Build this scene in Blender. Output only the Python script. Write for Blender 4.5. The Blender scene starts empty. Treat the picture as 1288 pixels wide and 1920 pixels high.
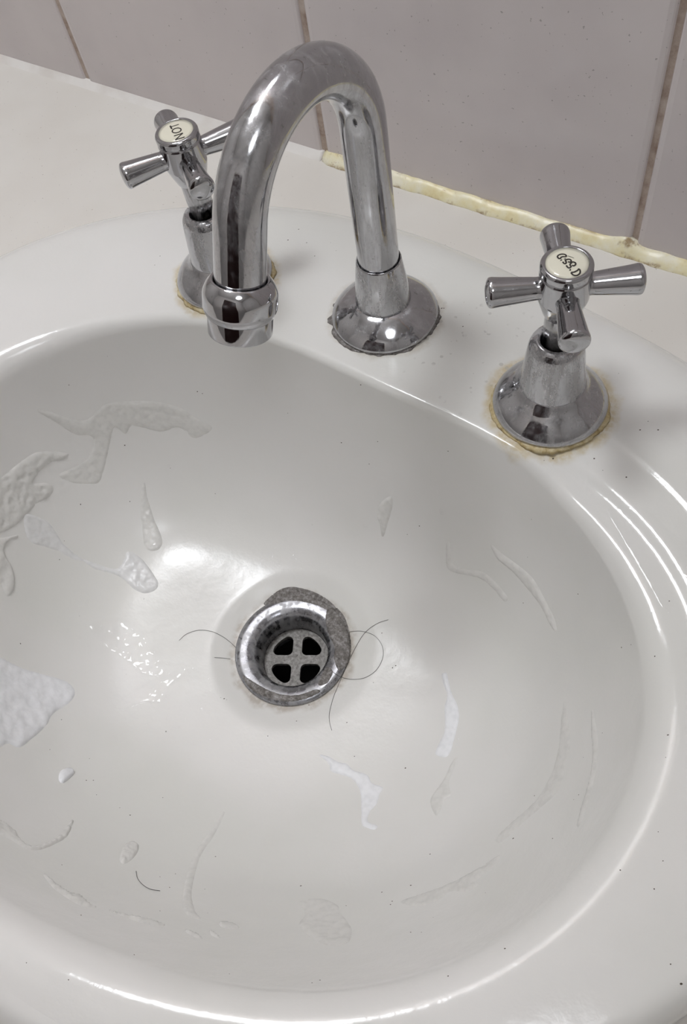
import bpy, bmesh, math, random
from mathutils import Vector, Matrix, noise
from mathutils.bvhtree import BVHTree
from mathutils.geometry import delaunay_2d_cdt

random.seed(7)
PI = math.pi
scn = bpy.context.scene
COL = scn.collection

# ------------------------------------------------------------------ camera
F_PX = 1647.6
CAM = Vector((0.29695, -0.37221, 0.35431))
RIGHT = Vector((0.84267408, 0.52434951, -0.12230286))
DOWN = Vector((0.40036221, -0.76210021, -0.50883531))
FWD = Vector((-0.36001458, 0.37981688, -0.85213182))
cd = bpy.data.cameras.new('camera')
cd.sensor_fit = 'VERTICAL'; cd.sensor_height = 36.0; cd.lens = F_PX / 1920 * 36
cd.clip_start = 0.01; cd.clip_end = 20
cam = bpy.data.objects.new('camera', cd); COL.objects.link(cam)
up = -DOWN; bk = -FWD
cam.matrix_world = Matrix(((RIGHT.x, up.x, bk.x, CAM.x), (RIGHT.y, up.y, bk.y, CAM.y), (RIGHT.z, up.z, bk.z, CAM.z), (0, 0, 0, 1)))
scn.camera = cam

# ------------------------------------------------------------------ world, exposure, lamp strengths
world = bpy.data.worlds.new('world'); scn.world = world; world.use_nodes = True
world.node_tree.nodes['Background'].inputs[0].default_value = (0.8, 0.85, 0.9, 1)
world.node_tree.nodes['Background'].inputs[1].default_value = 0.05
scn.view_settings.view_transform = 'Standard'
scn.view_settings.look = 'None'
scn.view_settings.gamma = 1
scn.view_settings.use_curve_mapping = False
scn.view_settings.exposure = -0.08
scn.cycles.max_bounces = 6; scn.cycles.diffuse_bounces = 3; scn.cycles.glossy_bounces = 4   # a closed white room: enough light paths
LAMP_A = 35.0        # emission of the opal globe of the wall lamp
LAMP_FILL = 7.0        # emission of the unseen ceiling lamp, added as fill for the tiled wall


def ray_dir(px, py):
    return (RIGHT * ((px - 644) / F_PX) + DOWN * ((py - 960) / F_PX) + FWD).normalized()


def on_z(px, py, z):
    d = ray_dir(px, py)
    return CAM + d * ((z - CAM.z) / d.z)


# ------------------------------------------------------------------ helpers
def srgb(r, g, b):
    f = lambda c: (c / 255 / 12.92) if c / 255 <= 0.04045 else ((c / 255 + 0.055) / 1.055) ** 2.4
    return (f(r), f(g), f(b), 1)


def tag(o, label=None, cat=None, group=None, kind=None):
    if label: o['label'] = label
    if cat: o['category'] = cat
    if group: o['group'] = group
    if kind: o['kind'] = kind
    return o


def empty(name, loc=(0, 0, 0)):
    o = bpy.data.objects.new(name, None); COL.objects.link(o)
    o.location = loc; o.empty_display_size = 0.02
    return o


def mesh_obj(name, verts, faces, mat, parent=None, smooth=True, loc=None):
    me = bpy.data.meshes.new(name)
    me.from_pydata([tuple(v) for v in verts], [], faces)
    me.update()
    bm = bmesh.new(); bm.from_mesh(me)
    bmesh.ops.recalc_face_normals(bm, faces=bm.faces)
    bm.to_mesh(me); bm.free()
    if smooth:
        me.shade_smooth()
    o = bpy.data.objects.new(name, me); COL.objects.link(o)
    if mat: me.materials.append(mat)
    if parent: o.parent = parent
    if loc: o.location = loc
    return o


def bm_obj(name, bm, mat, parent=None, smooth=True):
    me = bpy.data.meshes.new(name)
    bmesh.ops.recalc_face_normals(bm, faces=bm.faces)
    bm.to_mesh(me); bm.free()
    if smooth: me.shade_smooth()
    o = bpy.data.objects.new(name, me); COL.objects.link(o)
    if mat: me.materials.append(mat)
    if parent: o.parent = parent
    return o


def lathe(prof, seg=64, cap0=True, cap1=True):
    """profile of (r, z) about z"""
    V = []; Fc = []
    for r, z in prof:
        for k in range(seg):
            a = 2 * PI * k / seg
            V.append(Vector((r * math.cos(a), r * math.sin(a), z)))
    n = len(prof)
    for i in range(n - 1):
        for k in range(seg):
            k2 = (k + 1) % seg
            Fc.append((i * seg + k, i * seg + k2, (i + 1) * seg + k2, (i + 1) * seg + k))
    if cap0: Fc.append(tuple(range(seg - 1, -1, -1)))
    if cap1: Fc.append(tuple((n - 1) * seg + k for k in range(seg)))
    return V, Fc


def rounded(prof, rad=0.001, n=4):
    """round the corners of a lathe profile"""
    out = [prof[0]]
    for i in range(1, len(prof) - 1):
        p0, p1, p2 = (Vector(prof[i - 1]), Vector(prof[i]), Vector(prof[i + 1]))
        a = (p0 - p1); b = (p2 - p1)
        r = min(rad, a.length * 0.45, b.length * 0.45)
        A = p1 + a.normalized() * r; B = p1 + b.normalized() * r
        for k in range(n + 1):
            t = k / n
            q = A * (1 - t) ** 2 + p1 * 2 * t * (1 - t) + B * t * t
            out.append((q.x, q.y))
    out.append(prof[-1])
    return out


def tube(path, radii, seg=24, cap=True):
    """tube swept along a path with parallel transport"""
    V = []; Fc = []
    path = [Vector(q) for q in path]
    if not isinstance(radii, (list, tuple)): radii = [radii] * len(path)
    t0 = (path[1] - path[0]).normalized()
    nrm = t0.orthogonal().normalized()
    for i, q in enumerate(path):
        if i == 0: t = path[1] - path[0]
        elif i == len(path) - 1: t = path[-1] - path[-2]
        else: t = path[i + 1] - path[i - 1]
        t.normalize()
        nrm = (nrm - t * nrm.dot(t)).normalized(); bn = t.cross(nrm)
        for k in range(seg):
            a = 2 * PI * k / seg
            V.append(q + (nrm * math.cos(a) + bn * math.sin(a)) * radii[i])
    for i in range(len(path) - 1):
        for k in range(seg):
            k2 = (k + 1) % seg
            Fc.append((i * seg + k, i * seg + k2, (i + 1) * seg + k2, (i + 1) * seg + k))
    if cap:
        Fc.append(tuple(range(seg - 1, -1, -1)))
        Fc.append(tuple((len(path) - 1) * seg + k for k in range(seg)))
    return V, Fc


def catmull(pts, n=8, closed=False):
    P = [Vector(q) for q in pts]; out = []
    m = len(P)
    rng = range(m if closed else m - 1)
    for i in rng:
        if closed:
            a, b, c, d = P[(i - 1) % m], P[i], P[(i + 1) % m], P[(i + 2) % m]
        else:
            b, c = P[i], P[i + 1]
            a = P[i - 1] if i > 0 else b * 2 - c
            d = P[i + 2] if i + 2 < m else c * 2 - b
        for k in range(n):
            t = k / n
            out.append(0.5 * ((2 * b) + (c - a) * t + (2 * a - 5 * b + 4 * c - d) * t * t + (3 * b - a - 3 * c + d) * t ** 3))
    if not closed: out.append(P[-1])
    return out


def box(bm, lo, hi):
    v = [bm.verts.new((x, y, z)) for z in (lo[2], hi[2]) for y in (lo[1], hi[1]) for x in (lo[0], hi[0])]
    for f in ((0, 2, 3, 1), (4, 5, 7, 6), (0, 1, 5, 4), (2, 6, 7, 3), (0, 4, 6, 2), (1, 3, 7, 5)):
        bm.faces.new([v[i] for i in f])


def sstep(a, b, x):
    t = max(0.0, min(1.0, (x - a) / (b - a))); return t * t * (3 - 2 * t)


# ------------------------------------------------------------------ materials
class Nodes:
    def __init__(self, name):
        self.m = bpy.data.materials.new(name); self.m.use_nodes = True
        self.nt = self.m.node_tree; self.n = self.nt.nodes; self.l = self.nt.links
        self.b = self.n['Principled BSDF']; self.out = self.n['Material Output']
        self.tc = self.n.new('ShaderNodeTexCoord')
        geo = self.n.new('ShaderNodeNewGeometry'); self.pos = geo.outputs['Position']

    def noise(self, scale, detail=3, rough=0.5, vec=None, dist=0.0):
        t = self.n.new('ShaderNodeTexNoise'); t.inputs['Scale'].default_value = scale
        t.inputs['Detail'].default_value = detail; t.inputs['Roughness'].default_value = rough
        t.inputs['Distortion'].default_value = dist
        self.l.new(vec or self.pos, t.inputs['Vector']); return t.outputs['Fac']

    def ramp(self, fac, stops):
        r = self.n.new('ShaderNodeValToRGB'); e = r.color_ramp.elements
        while len(e) < len(stops): e.new(0.5)
        for i, (p_, c) in enumerate(stops):
            e[i].position = p_; e[i].color = c if len(c) == 4 else (*c, 1)
        self.l.new(fac, r.inputs[0]); return r.outputs[0]

    def grey(self, fac, a, b, va=0.0, vb=1.0):
        m = self.n.new('ShaderNodeMapRange'); m.interpolation_type = 'SMOOTHSTEP'
        m.inputs[1].default_value = a; m.inputs[2].default_value = b
        m.inputs[3].default_value = va; m.inputs[4].default_value = vb
        self.l.new(fac, m.inputs[0]); return m.outputs[0]

    def math(self, op, a, b=None, clamp=False):
        m = self.n.new('ShaderNodeMath'); m.operation = op; m.use_clamp = clamp
        for i, x in enumerate((a, b)):
            if x is None: continue
            if isinstance(x, (int, float)): m.inputs[i].default_value = x
            else: self.l.new(x, m.inputs[i])
        return m.outputs[0]

    def mix(self, fac, a, b):
        m = self.n.new('ShaderNodeMix'); m.data_type = 'RGBA'
        for s, x in ((m.inputs[0], fac), (m.inputs[6], a), (m.inputs[7], b)):
            if isinstance(x, (int, float, tuple)): s.default_value = x
            else: self.l.new(x, s)
        return m.outputs[2]

    def dist(self, p):
        v = self.n.new('ShaderNodeVectorMath'); v.operation = 'DISTANCE'
        self.l.new(self.pos, v.inputs[0]); v.inputs[1].default_value = p
        return v.outputs['Value']

    def bump(self, h, strength=0.2, distance=0.001):
        b = self.n.new('ShaderNodeBump'); b.inputs['Strength'].default_value = strength
        b.inputs['Distance'].default_value = distance
        self.l.new(h, b.inputs['Height']); self.l.new(b.outputs[0], self.b.inputs['Normal'])

    def set(self, **k):
        for nm, v in k.items():
            s = self.b.inputs[nm.replace('_', ' ')]
            if hasattr(v, 'is_linked') or hasattr(v, 'node'): self.l.new(v, s)
            else: s.default_value = v
        return self


def simple(name, col, rough=0.5, metal=0.0, **kw):
    N = Nodes(name); N.set(Base_Color=col, Roughness=rough, Metallic=metal)
    for k, v in kw.items(): N.b.inputs[k.replace('_', ' ')].default_value = v
    return N.m


TAP_L = Vector((0.0183, -0.1257, 0.018))
TAP_S = Vector((0.1115, -0.1118, 0.018))
TAP_R = Vector((0.2099, -0.1271, 0.018))
DRAIN = Vector((0.1163, -0.2525, -0.1250))

# glazed ceramic of the basin, with stains of their own shape round the fittings
def m_porcelain():
    N = Nodes('glazed_ceramic')
    n1 = N.noise(9, 3); n2 = N.noise(260, 4, 0.6)
    base = N.mix(N.grey(n1, 0.35, 0.7), srgb(231, 229, 226), srgb(224, 223, 218))
    # tan stain ring about tap flanges and the waste
    wob = N.math('MULTIPLY', N.math('SUBTRACT', N.noise(70, 3, 0.55), 0.5), 0.010)
    for c, r, w, colr, amt in ((TAP_L, 0.0291, 0.0035, srgb(196, 176, 128), 0.6), (TAP_R, 0.0293, 0.0045, srgb(196, 176, 128), 0.75),
                               (TAP_S, 0.0292, 0.003, srgb(190, 180, 164), 0.5), (DRAIN, 0.0365, 0.004, srgb(160, 145, 126), 0.6)):
        d = N.math('ADD', N.dist(tuple(c)), wob)
        k = N.grey(d, r - 0.001, r + w, amt, 0.0)
        k = N.math('MULTIPLY', k, N.grey(n2, 0.3, 0.6, 0.35, 1.0))
        base = N.mix(k, base, colr)
    # dried water marks on the tap ledge, between spout and cold tap
    vor = N.n.new('ShaderNodeTexVoronoi'); vor.inputs['Scale'].default_value = 190; N.l.new(N.pos, vor.inputs['Vector'])
    spots = N.grey(vor.outputs['Distance'], 0.16, 0.24, 1, 0)
    zone = N.grey(N.dist((0.163, -0.113, 0.018)), 0.018, 0.05, 1, 0)
    gate = N.grey(N.noise(150, 2), 0.5, 0.6)
    base = N.mix(N.math('MULTIPLY', N.math('MULTIPLY', spots, zone), N.math('MULTIPLY', gate, 0.35)), base, srgb(150, 146, 140))
    # a dull soap film dried on inside the bowl
    sz = N.n.new('ShaderNodeSeparateXYZ'); N.l.new(N.pos, sz.inputs[0])
    film = N.grey(sz.outputs['Z'], -0.035, 0.006, 1.0, 0.0)
    N.set(Base_Color=base, Roughness=N.math('ADD', N.grey(N.noise(30, 4, 0.6), 0.35, 0.75, 0.13, 0.17), N.math('MULTIPLY', film, 0.09)))
    N.b.inputs['IOR'].default_value = 1.55
    N.bump(N.noise(85, 4, 0.6), 0.10, 0.002)
    return N.m


def m_chrome(name='chrome', col=(0.47, 0.47, 0.485, 1), scale_amt=0.0, r0=0.0):
    N = Nodes(name)
    n = N.noise(220, 5, 0.65)
    rough = N.grey(n, 0.45, 0.75, 0.05 + r0, 0.16 + r0)
    c = N.mix(N.grey(N.noise(420, 3, 0.7), 0.62, 0.72), col, (0.30, 0.30, 0.305, 1))
    N.set(Base_Color=c, Roughness=rough, Metallic=1.0)
    if scale_amt:
        st = N.n.new('ShaderNodeMapping'); st.inputs['Scale'].default_value = (1, 1, 0.25); N.l.new(N.pos, st.inputs['Vector'])
        k = N.grey(N.noise(170, 5, 0.7, st.outputs[0]), 0.42, 0.66, 0.0, scale_amt)
        N.set(Metallic=N.math('SUBTRACT', 1.0, k))
        N.set(Base_Color=N.mix(k, c, srgb(176, 174, 174)))
        N.set(Roughness=N.math('ADD', rough, N.math('MULTIPLY', k, 0.45)))
    N.bump(N.noise(300, 3), 0.03, 0.0006)
    return N.m


def m_paste(name, col, rough=0.35, sss=0.15):
    N = Nodes(name)
    N.set(Base_Color=N.mix(N.grey(N.noise(300, 3), 0.4, 0.7), col, tuple(min(1, c * 0.93) for c in col[:3]) + (1,)), Roughness=rough)
    N.bump(N.noise(700, 3, 0.6), 0.15, 0.0004)
    return N.m


def m_water():
    N = Nodes('water')
    lw = N.n.new('ShaderNodeLayerWeight'); lw.inputs['Blend'].default_value = 0.5
    fr = N.math('ADD', N.math('MULTIPLY', N.math('POWER', lw.outputs['Facing'], 5.0), 0.97), 0.025)
    tr = N.n.new('ShaderNodeBsdfTransparent'); tr.inputs[0].default_value = (1, 1, 1, 1)
    gl = N.n.new('ShaderNodeBsdfGlossy'); gl.inputs['Roughness'].default_value = 0.02
    mx = N.n.new('ShaderNodeMixShader')
    N.l.new(fr, mx.inputs[0]); N.l.new(tr.outputs[0], mx.inputs[1]); N.l.new(gl.outputs[0], mx.inputs[2])
    N.l.new(mx.outputs[0], N.out.inputs['Surface'])
    N.n.remove(N.b)
    return N.m


def m_tile():
    N = Nodes('glazed_tile')
    c = N.mix(N.grey(N.noise(7, 4, 0.6), 0.35, 0.7), srgb(222, 214, 213), srgb(211, 203, 203))
    c = N.mix(N.grey(N.noise(500, 2), 0.71, 0.74, 0, 0.5), c, srgb(120, 112, 108))
    N.set(Base_Color=c, Roughness=N.grey(N.noise(25, 4), 0.3, 0.7, 0.1, 0.26))
    N.bump(N.noise(16, 2), 0.12, 0.004)
    return N.m


def m_grout():
    N = Nodes('grout')
    c = N.ramp(N.noise(90, 5, 0.7), [(0.3, srgb(150, 128, 114)), (0.5, srgb(186, 169, 157)), (0.72, srgb(208, 196, 187))])
    N.set(Base_Color=c, Roughness=0.9); N.bump(N.noise(900, 3), 0.4, 0.0006)
    return N.m


def m_sealant(name, yellow):
    N = Nodes(name)
    if yellow:
        c = N.ramp(N.noise(60, 5, 0.65), [(0.28, srgb(220, 202, 150)), (0.45, srgb(232, 222, 182)), (0.6, srgb(238, 232, 208)), (0.75, srgb(238, 235, 224))])
        k = N.grey(N.noise(140, 5, 0.75), 0.60, 0.72, 0, 0.8)
        c = N.mix(k, c, srgb(150, 112, 52))
        sx = N.n.new('ShaderNodeSeparateXYZ'); N.l.new(N.pos, sx.inputs[0])
        e1 = N.grey(sx.outputs['Z'], 0.0042, 0.0060); e2 = N.grey(sx.outputs['Y'], -0.0068, -0.0052, 1, 0)
        mould = N.math('MULTIPLY', N.math('MAXIMUM', e1, e2), N.grey(N.noise(75, 5, 0.7), 0.48, 0.62, 0, 0.85))
        c = N.mix(mould, c, srgb(142, 112, 66))
    else:
        c = N.mix(N.grey(N.noise(40, 3), 0.4, 0.7), srgb(233, 229, 225), srgb(222, 216, 210))
    N.set(Base_Color=c, Roughness=0.32); N.bump(N.noise(150, 3), 0.25, 0.001)
    return N.m


def m_counter():
    N = Nodes('cream_laminate')
    c = N.mix(N.grey(N.noise(12, 3), 0.35, 0.7), srgb(226, 222, 216), srgb(220, 215, 208))
    c = N.mix(N.grey(N.noise(620, 2), 0.725, 0.745, 0, 0.6), c, srgb(130, 112, 92))
    N.set(Base_Color=c, Roughness=0.32); N.bump(N.noise(40, 2), 0.03, 0.002)
    return N.m


M_CER = m_porcelain(); M_CHR = m_chrome(); M_CHRS = m_chrome('limescaled_chrome', scale_amt=0.75)
M_CHRM = m_chrome('spotted_chrome', scale_amt=0.3)
M_TILE = m_tile(); M_GROUT = m_grout(); M_CNT = m_counter()
M_SEALY = m_sealant('yellowed_sealant', True); M_SEALW = m_sealant('white_sealant', False)
M_FOAM = m_paste('toothpaste_foam', srgb(241, 241, 243), 0.4); M_FILM = m_paste('soap_film', srgb(225, 223, 219), 0.2)
M_FILM2 = m_paste('thin_foam', srgb(229, 228, 227), 0.3)
M_WATER = m_water()
M_HAIR = simple('dark_hair', srgb(38, 32, 30), 0.4)
M_SPECK = simple('dirt_speck', srgb(78, 68, 58), 0.8)
M_BUTTON = simple('cream_enamel', srgb(226, 222, 204), 0.12, Coat_Weight=0.5)
M_INK = simple('black_ink', srgb(44, 38, 34), 0.5)
M_PLASTER = simple('white_paint', srgb(206, 203, 200), 0.6)
M_CEILING = simple('ceiling_paint', srgb(214, 212, 210), 0.8)
M_FLOOR = simple('grey_floor_tile', srgb(120, 112, 106), 0.4)
M_DOOR = simple('dark_stained_wood', srgb(44, 22, 20), 0.4)
M_DARK = simple('dark_pipe', srgb(16, 14, 13), 0.6)
M_CRUST = None


def m_crust():
    N = Nodes('grey_scum')
    c = N.ramp(N.noise(420, 5, 0.75), [(0.3, srgb(72, 66, 62)), (0.5, srgb(124, 119, 115)), (0.68, srgb(172, 169, 168))])
    N.set(Base_Color=c, Roughness=0.45); N.bump(N.noise(1100, 4, 0.7), 0.6, 0.0008)
    return N.m


M_CRUST = m_crust()
def m_brownseal():
    N = Nodes('brown_seal')
    c = N.ramp(N.noise(200, 5, 0.7), [(0.28, srgb(112, 86, 54)), (0.45, srgb(192, 172, 126)), (0.62, srgb(218, 206, 172))])
    N.set(Base_Color=c, Roughness=0.5); N.bump(N.noise(600, 3), 0.4, 0.0006)
    return N.m
M_BSEAL = m_brownseal()
def m_grate():
    N = Nodes('scummy_metal')
    c = N.ramp(N.noise(500, 5, 0.7), [(0.3, srgb(66, 62, 58)), (0.5, srgb(118, 115, 111)), (0.7, srgb(146, 144, 142))])
    N.set(Base_Color=c, Roughness=0.45, Metallic=0.25); N.bump(N.noise(900, 3), 0.3, 0.0005)
    return N.m
M_GRATE = m_grate()


def m_emit(name, col, s):
    N = Nodes(name); e = N.n.new('ShaderNodeEmission'); e.inputs[0].default_value = col; e.inputs[1].default_value = s
    N.l.new(e.outputs[0], N.out.inputs['Surface']); N.n.remove(N.b); return N.m


# ------------------------------------------------------------------ the room
X0, X1, Y1, ZF, ZC = -1.15, 1.55, -1.32, -0.87, 1.58
def slab(name, lo, hi, mat):
    bm = bmesh.new(); box(bm, lo, hi)
    o = bm_obj(name, bm, mat, smooth=False); tag(o, kind='structure'); return o

wall_back = slab('wall_back', (X0, 0.0016, ZF), (X1, 0.09, ZC), M_GROUT)
tag(wall_back, 'tiled wall behind the wash basin with brown grout joints')
tag(slab('wall_left', (X0 - 0.08, Y1, ZF), (X0, 0.09, ZC), M_PLASTER), 'plain white painted side wall beside the countertop')
tag(slab('wall_right', (X1, Y1, ZF), (X1 + 0.08, 0.09, ZC), M_PLASTER), 'plain white painted side wall at the other end of the countertop')
tag(slab('wall_front', (X0, Y1 - 0.08, ZF), (X1, Y1, ZC), M_PLASTER), 'white painted wall with the added door, opposite the basin')
tag(slab('floor', (X0, Y1, ZF - 0.05), (X1, 0.0, ZF), M_FLOOR), 'grey bathroom floor')
tag(slab('ceiling', (X0, Y1, ZC), (X1, 0.09, ZC + 0.05), M_CEILING), 'white bathroom ceiling')
bm = bmesh.new(); box(bm, (-0.20, Y1, ZF), (0.70, Y1 + 0.035, ZF + 2.02))
door = bm_obj('added_door_1', bm, M_DOOR, smooth=False); tag(door, 'dark reddish brown wooden door added opposite the basin for the chrome to reflect', kind='structure')  # unseen door, added as a stand-in for the dark reflection in the chrome
bm = bmesh.new()
for lo, hi in (((-0.27, Y1, ZF), (-0.20, Y1 + 0.05, ZF + 2.09)), ((0.70, Y1, ZF), (0.77, Y1 + 0.05, ZF + 2.09)), ((-0.20, Y1, ZF + 2.02), (0.70, Y1 + 0.05, ZF + 2.09))):
    box(bm, lo, hi)
bm_obj('added_door_frame', bm, simple('white_gloss_paint', srgb(214, 210, 204), 0.3), door, smooth=False)

# wall tiles: one shared cushion-edged tile, each tile an object of its own
def tile_mesh(w, h):
    bm = bmesh.new(); e = 0.0022
    ring = lambda ins, y: [bm.verts.new(q) for q in ((ins, y, ins), (w - ins, y, ins), (w - ins, y, h - ins), (ins, y, h - ins))]
    r = [ring(0, 0.0062), ring(0, 0.0022), ring(0.0006, 0.0010), ring(e * 0.6, 0.0004), ring(e * 1.6, 0.0)]
    for a, b in zip(r, r[1:]):
        for k in range(4): bm.faces.new((a[k], a[(k + 1) % 4], b[(k + 1) % 4], b[k]))
    bm.faces.new(r[-1])
    me = bpy.data.meshes.new('tile'); bmesh.ops.recalc_face_normals(bm, faces=bm.faces); bm.to_mesh(me); bm.free()
    me.materials.append(M_TILE); return me
TW, TH, GW = 0.2, 0.3, 0.0036
tme = tile_mesh(TW - GW, TH - GW)
for row in range(3):
    for i in range(-5, 7):
        x = i * TW + GW / 2
        o = bpy.data.objects.new('tile', tme); COL.objects.link(o)
        jit = random.uniform(-0.0003, 0.0003)
        o.location = (x + jit, random.uniform(-0.0003, 0.0), 0.0006 + row * TH)
        o.rotation_euler = (random.uniform(-0.002, 0.002), 0, random.uniform(-0.0015, 0.0015))
        o.parent = wall_back

# ------------------------------------------------------------------ basin outlines (metres, measured on the rim)
CX, CY = 0.118, -0.270
C_IN = [0.16, 0.00314, 0.02485, 0.00201, 0.00143, -0.00105, -0.01537, -0.00254, 0.00469, -0.00154, 0.00064]
C_OUT = [0.23247, 0.00584, 0.02695, 0.00096, -0.0006, -0.00221, 0.03088, -0.00218, 0.01067, 0.00108, 0.00257]
def curve(c, t):
    r = c[0]
    for k in range(1, 6): r += c[k] * math.cos(k * t) + c[5 + k] * math.sin(k * t)
    return Vector((CX + r * math.cos(t), CY + r * math.sin(t)))

def outer(t):
    q = curve(C_OUT, t); c = Vector((CX, CY))
    return c + (q - c) * (1 + 0.045 * sstep(0.35, 1.0, -math.sin(t + 0.25)))

# countertop: slab with the basin cut-out
NT = 288
V = []; Fc = []
xa, xb, ya, yb = X0, X1, -0.60, 0.0
def rect_hit(t):
    dx, dy = math.cos(t), math.sin(t); s = 1e9
    if dx > 1e-9: s = min(s, (xb - CX) / dx)
    if dx < -1e-9: s = min(s, (xa - CX) / dx)
    if dy > 1e-9: s = min(s, (yb - CY) / dy)
    if dy < -1e-9: s = min(s, (ya - CY) / dy)
    return Vector((CX + s * dx, CY + s * dy))
ths = [2 * PI * k / NT for k in range(NT)] + [math.atan2(y - CY, x - CX) % (2 * PI) for x in (xa, xb) for y in (ya, yb)]
ths = sorted(ths); n = len(ths)
for z in (0.0, -0.038):
    for t in ths:
        q = outer(t); c = Vector((CX, CY)); V.append((*(c + (q - c) * 0.93), z))
    for t in ths: V.append((*rect_hit(t), z))
for k in range(n):
    k2 = (k + 1) % n
    Fc += [(k, k2, n + k2, n + k), (2 * n + k, 3 * n + k, 3 * n + k2, 2 * n + k2), (n + k, n + k2, 3 * n + k2, 3 * n + k), (k, 2 * n + k, 2 * n + k2, k2)]
counter = mesh_obj('countertop', V, Fc, M_CNT, smooth=False)
tag(counter, 'cream white laminate countertop around the oval wash basin', 'countertop')

# sealant bead in the corner between countertop and tiles
def bead(name, xs, xe, hfun, mat, label):
    V = []; Fc = []; m = 9; cnt = int((xe - xs) / 0.0025)
    for i in range(cnt + 1):
        x = xs + (xe - xs) * i / cnt; hgt, dep, belly = hfun(x)
        V.append((x, 0.0055, -0.0006))
        for k in range(m):
            a = PI / 2 * k / (m - 1)
            # a cove that bulges a little
            yy = -dep * math.cos(a) ** belly; zz = hgt * math.sin(a) ** belly
            V.append((x, yy, zz - 0.0003))
        V.append((x, 0.0055, hgt))
    w = m + 2
    for i in range(cnt):
        for k in range(w - 1): Fc.append((i * w + k, (i + 1) * w + k, (i + 1) * w + k + 1, i * w + k + 1))
        Fc.append((i * w + w - 1, (i + 1) * w + w - 1, (i + 1) * w, i * w))
    Fc.append(tuple(range(w - 1, -1, -1))); Fc.append(tuple(cnt * w + k for k in range(w)))
    o = mesh_obj(name, V, Fc, mat); tag(o, label, kind='structure'); return o
def nz(x, s, seed): return noise.noise(Vector((x * s, seed, 0.3)))
bead('trim_1', X0, -0.0005, lambda x: (0.0040 + 0.0004 * nz(x, 30, 1), 0.0052 + 0.0006 * nz(x, 40, 2), 2.1), M_SEALW, 'thin white sealant bead between countertop and tiles')
def ysec(x):
    grow = sstep(0.0, 0.006, x)
    j = math.exp(-((x - 0.196) / 0.006) ** 2)
    return ((0.0058 + 0.0010 * nz(x, 45, 3) + 0.0006 * nz(x, 160, 5) + 0.0035 * j) * (0.7 + 0.3 * grow), (0.0066 + 0.0012 * nz(x, 60, 4) + 0.0006 * nz(x, 190, 6)) * (0.7 + 0.3 * grow), 1.35)
bead('trim_2', 0.0005, X1, ysec, M_SEALY, 'thick yellowed sealant bead with brown mould between countertop and tiles')

# ------------------------------------------------------------------ wash basin
NTH = 384
Z_LEDGE = 0.018
R_HOLE = 0.0326
def terrace(t, f, width):
    """soap ledges beside the taps: shallow steps down towards the bowl; f = 0 at the inner edge, 1 at the outer"""
    a = math.degrees(t) % 360
    if a > 180: return 0.0
    if a > 90:
        # the plain side: one soft dip only
        a = 180 - a
        return 0.0030 * sstep(5, 24, a) * (1 - sstep(34, 50, a)) * (1 - sstep(0.15, 0.85, f))
    fade = sstep(8, 20, a) * (1 - sstep(40, 53, a))
    if fade <= 0: return 0.0
    d = 0.0
    for f0, h, w in ((0.62, 0.0016, 0.0048), (0.39, 0.0014, 0.0042), (0.19, 0.0028, 0.0085)):
        # the steps run a little slanted across the ledge
        f1 = f0 + (a - 34) * (0.006 if f0 < 0.3 else 0.004) * -0.6
        d += h * (1 - sstep(f1 - w / width / 2, f1 + w / width / 2, f))
    return d * fade
def bowl_g(s, lin, pw):
    return lin * s + (1 - lin) * s ** pw
rings = []
N_SK, N_RIM, N_EDGE, N_BOWL = 10, 64, 16, 64
V = []
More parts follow.
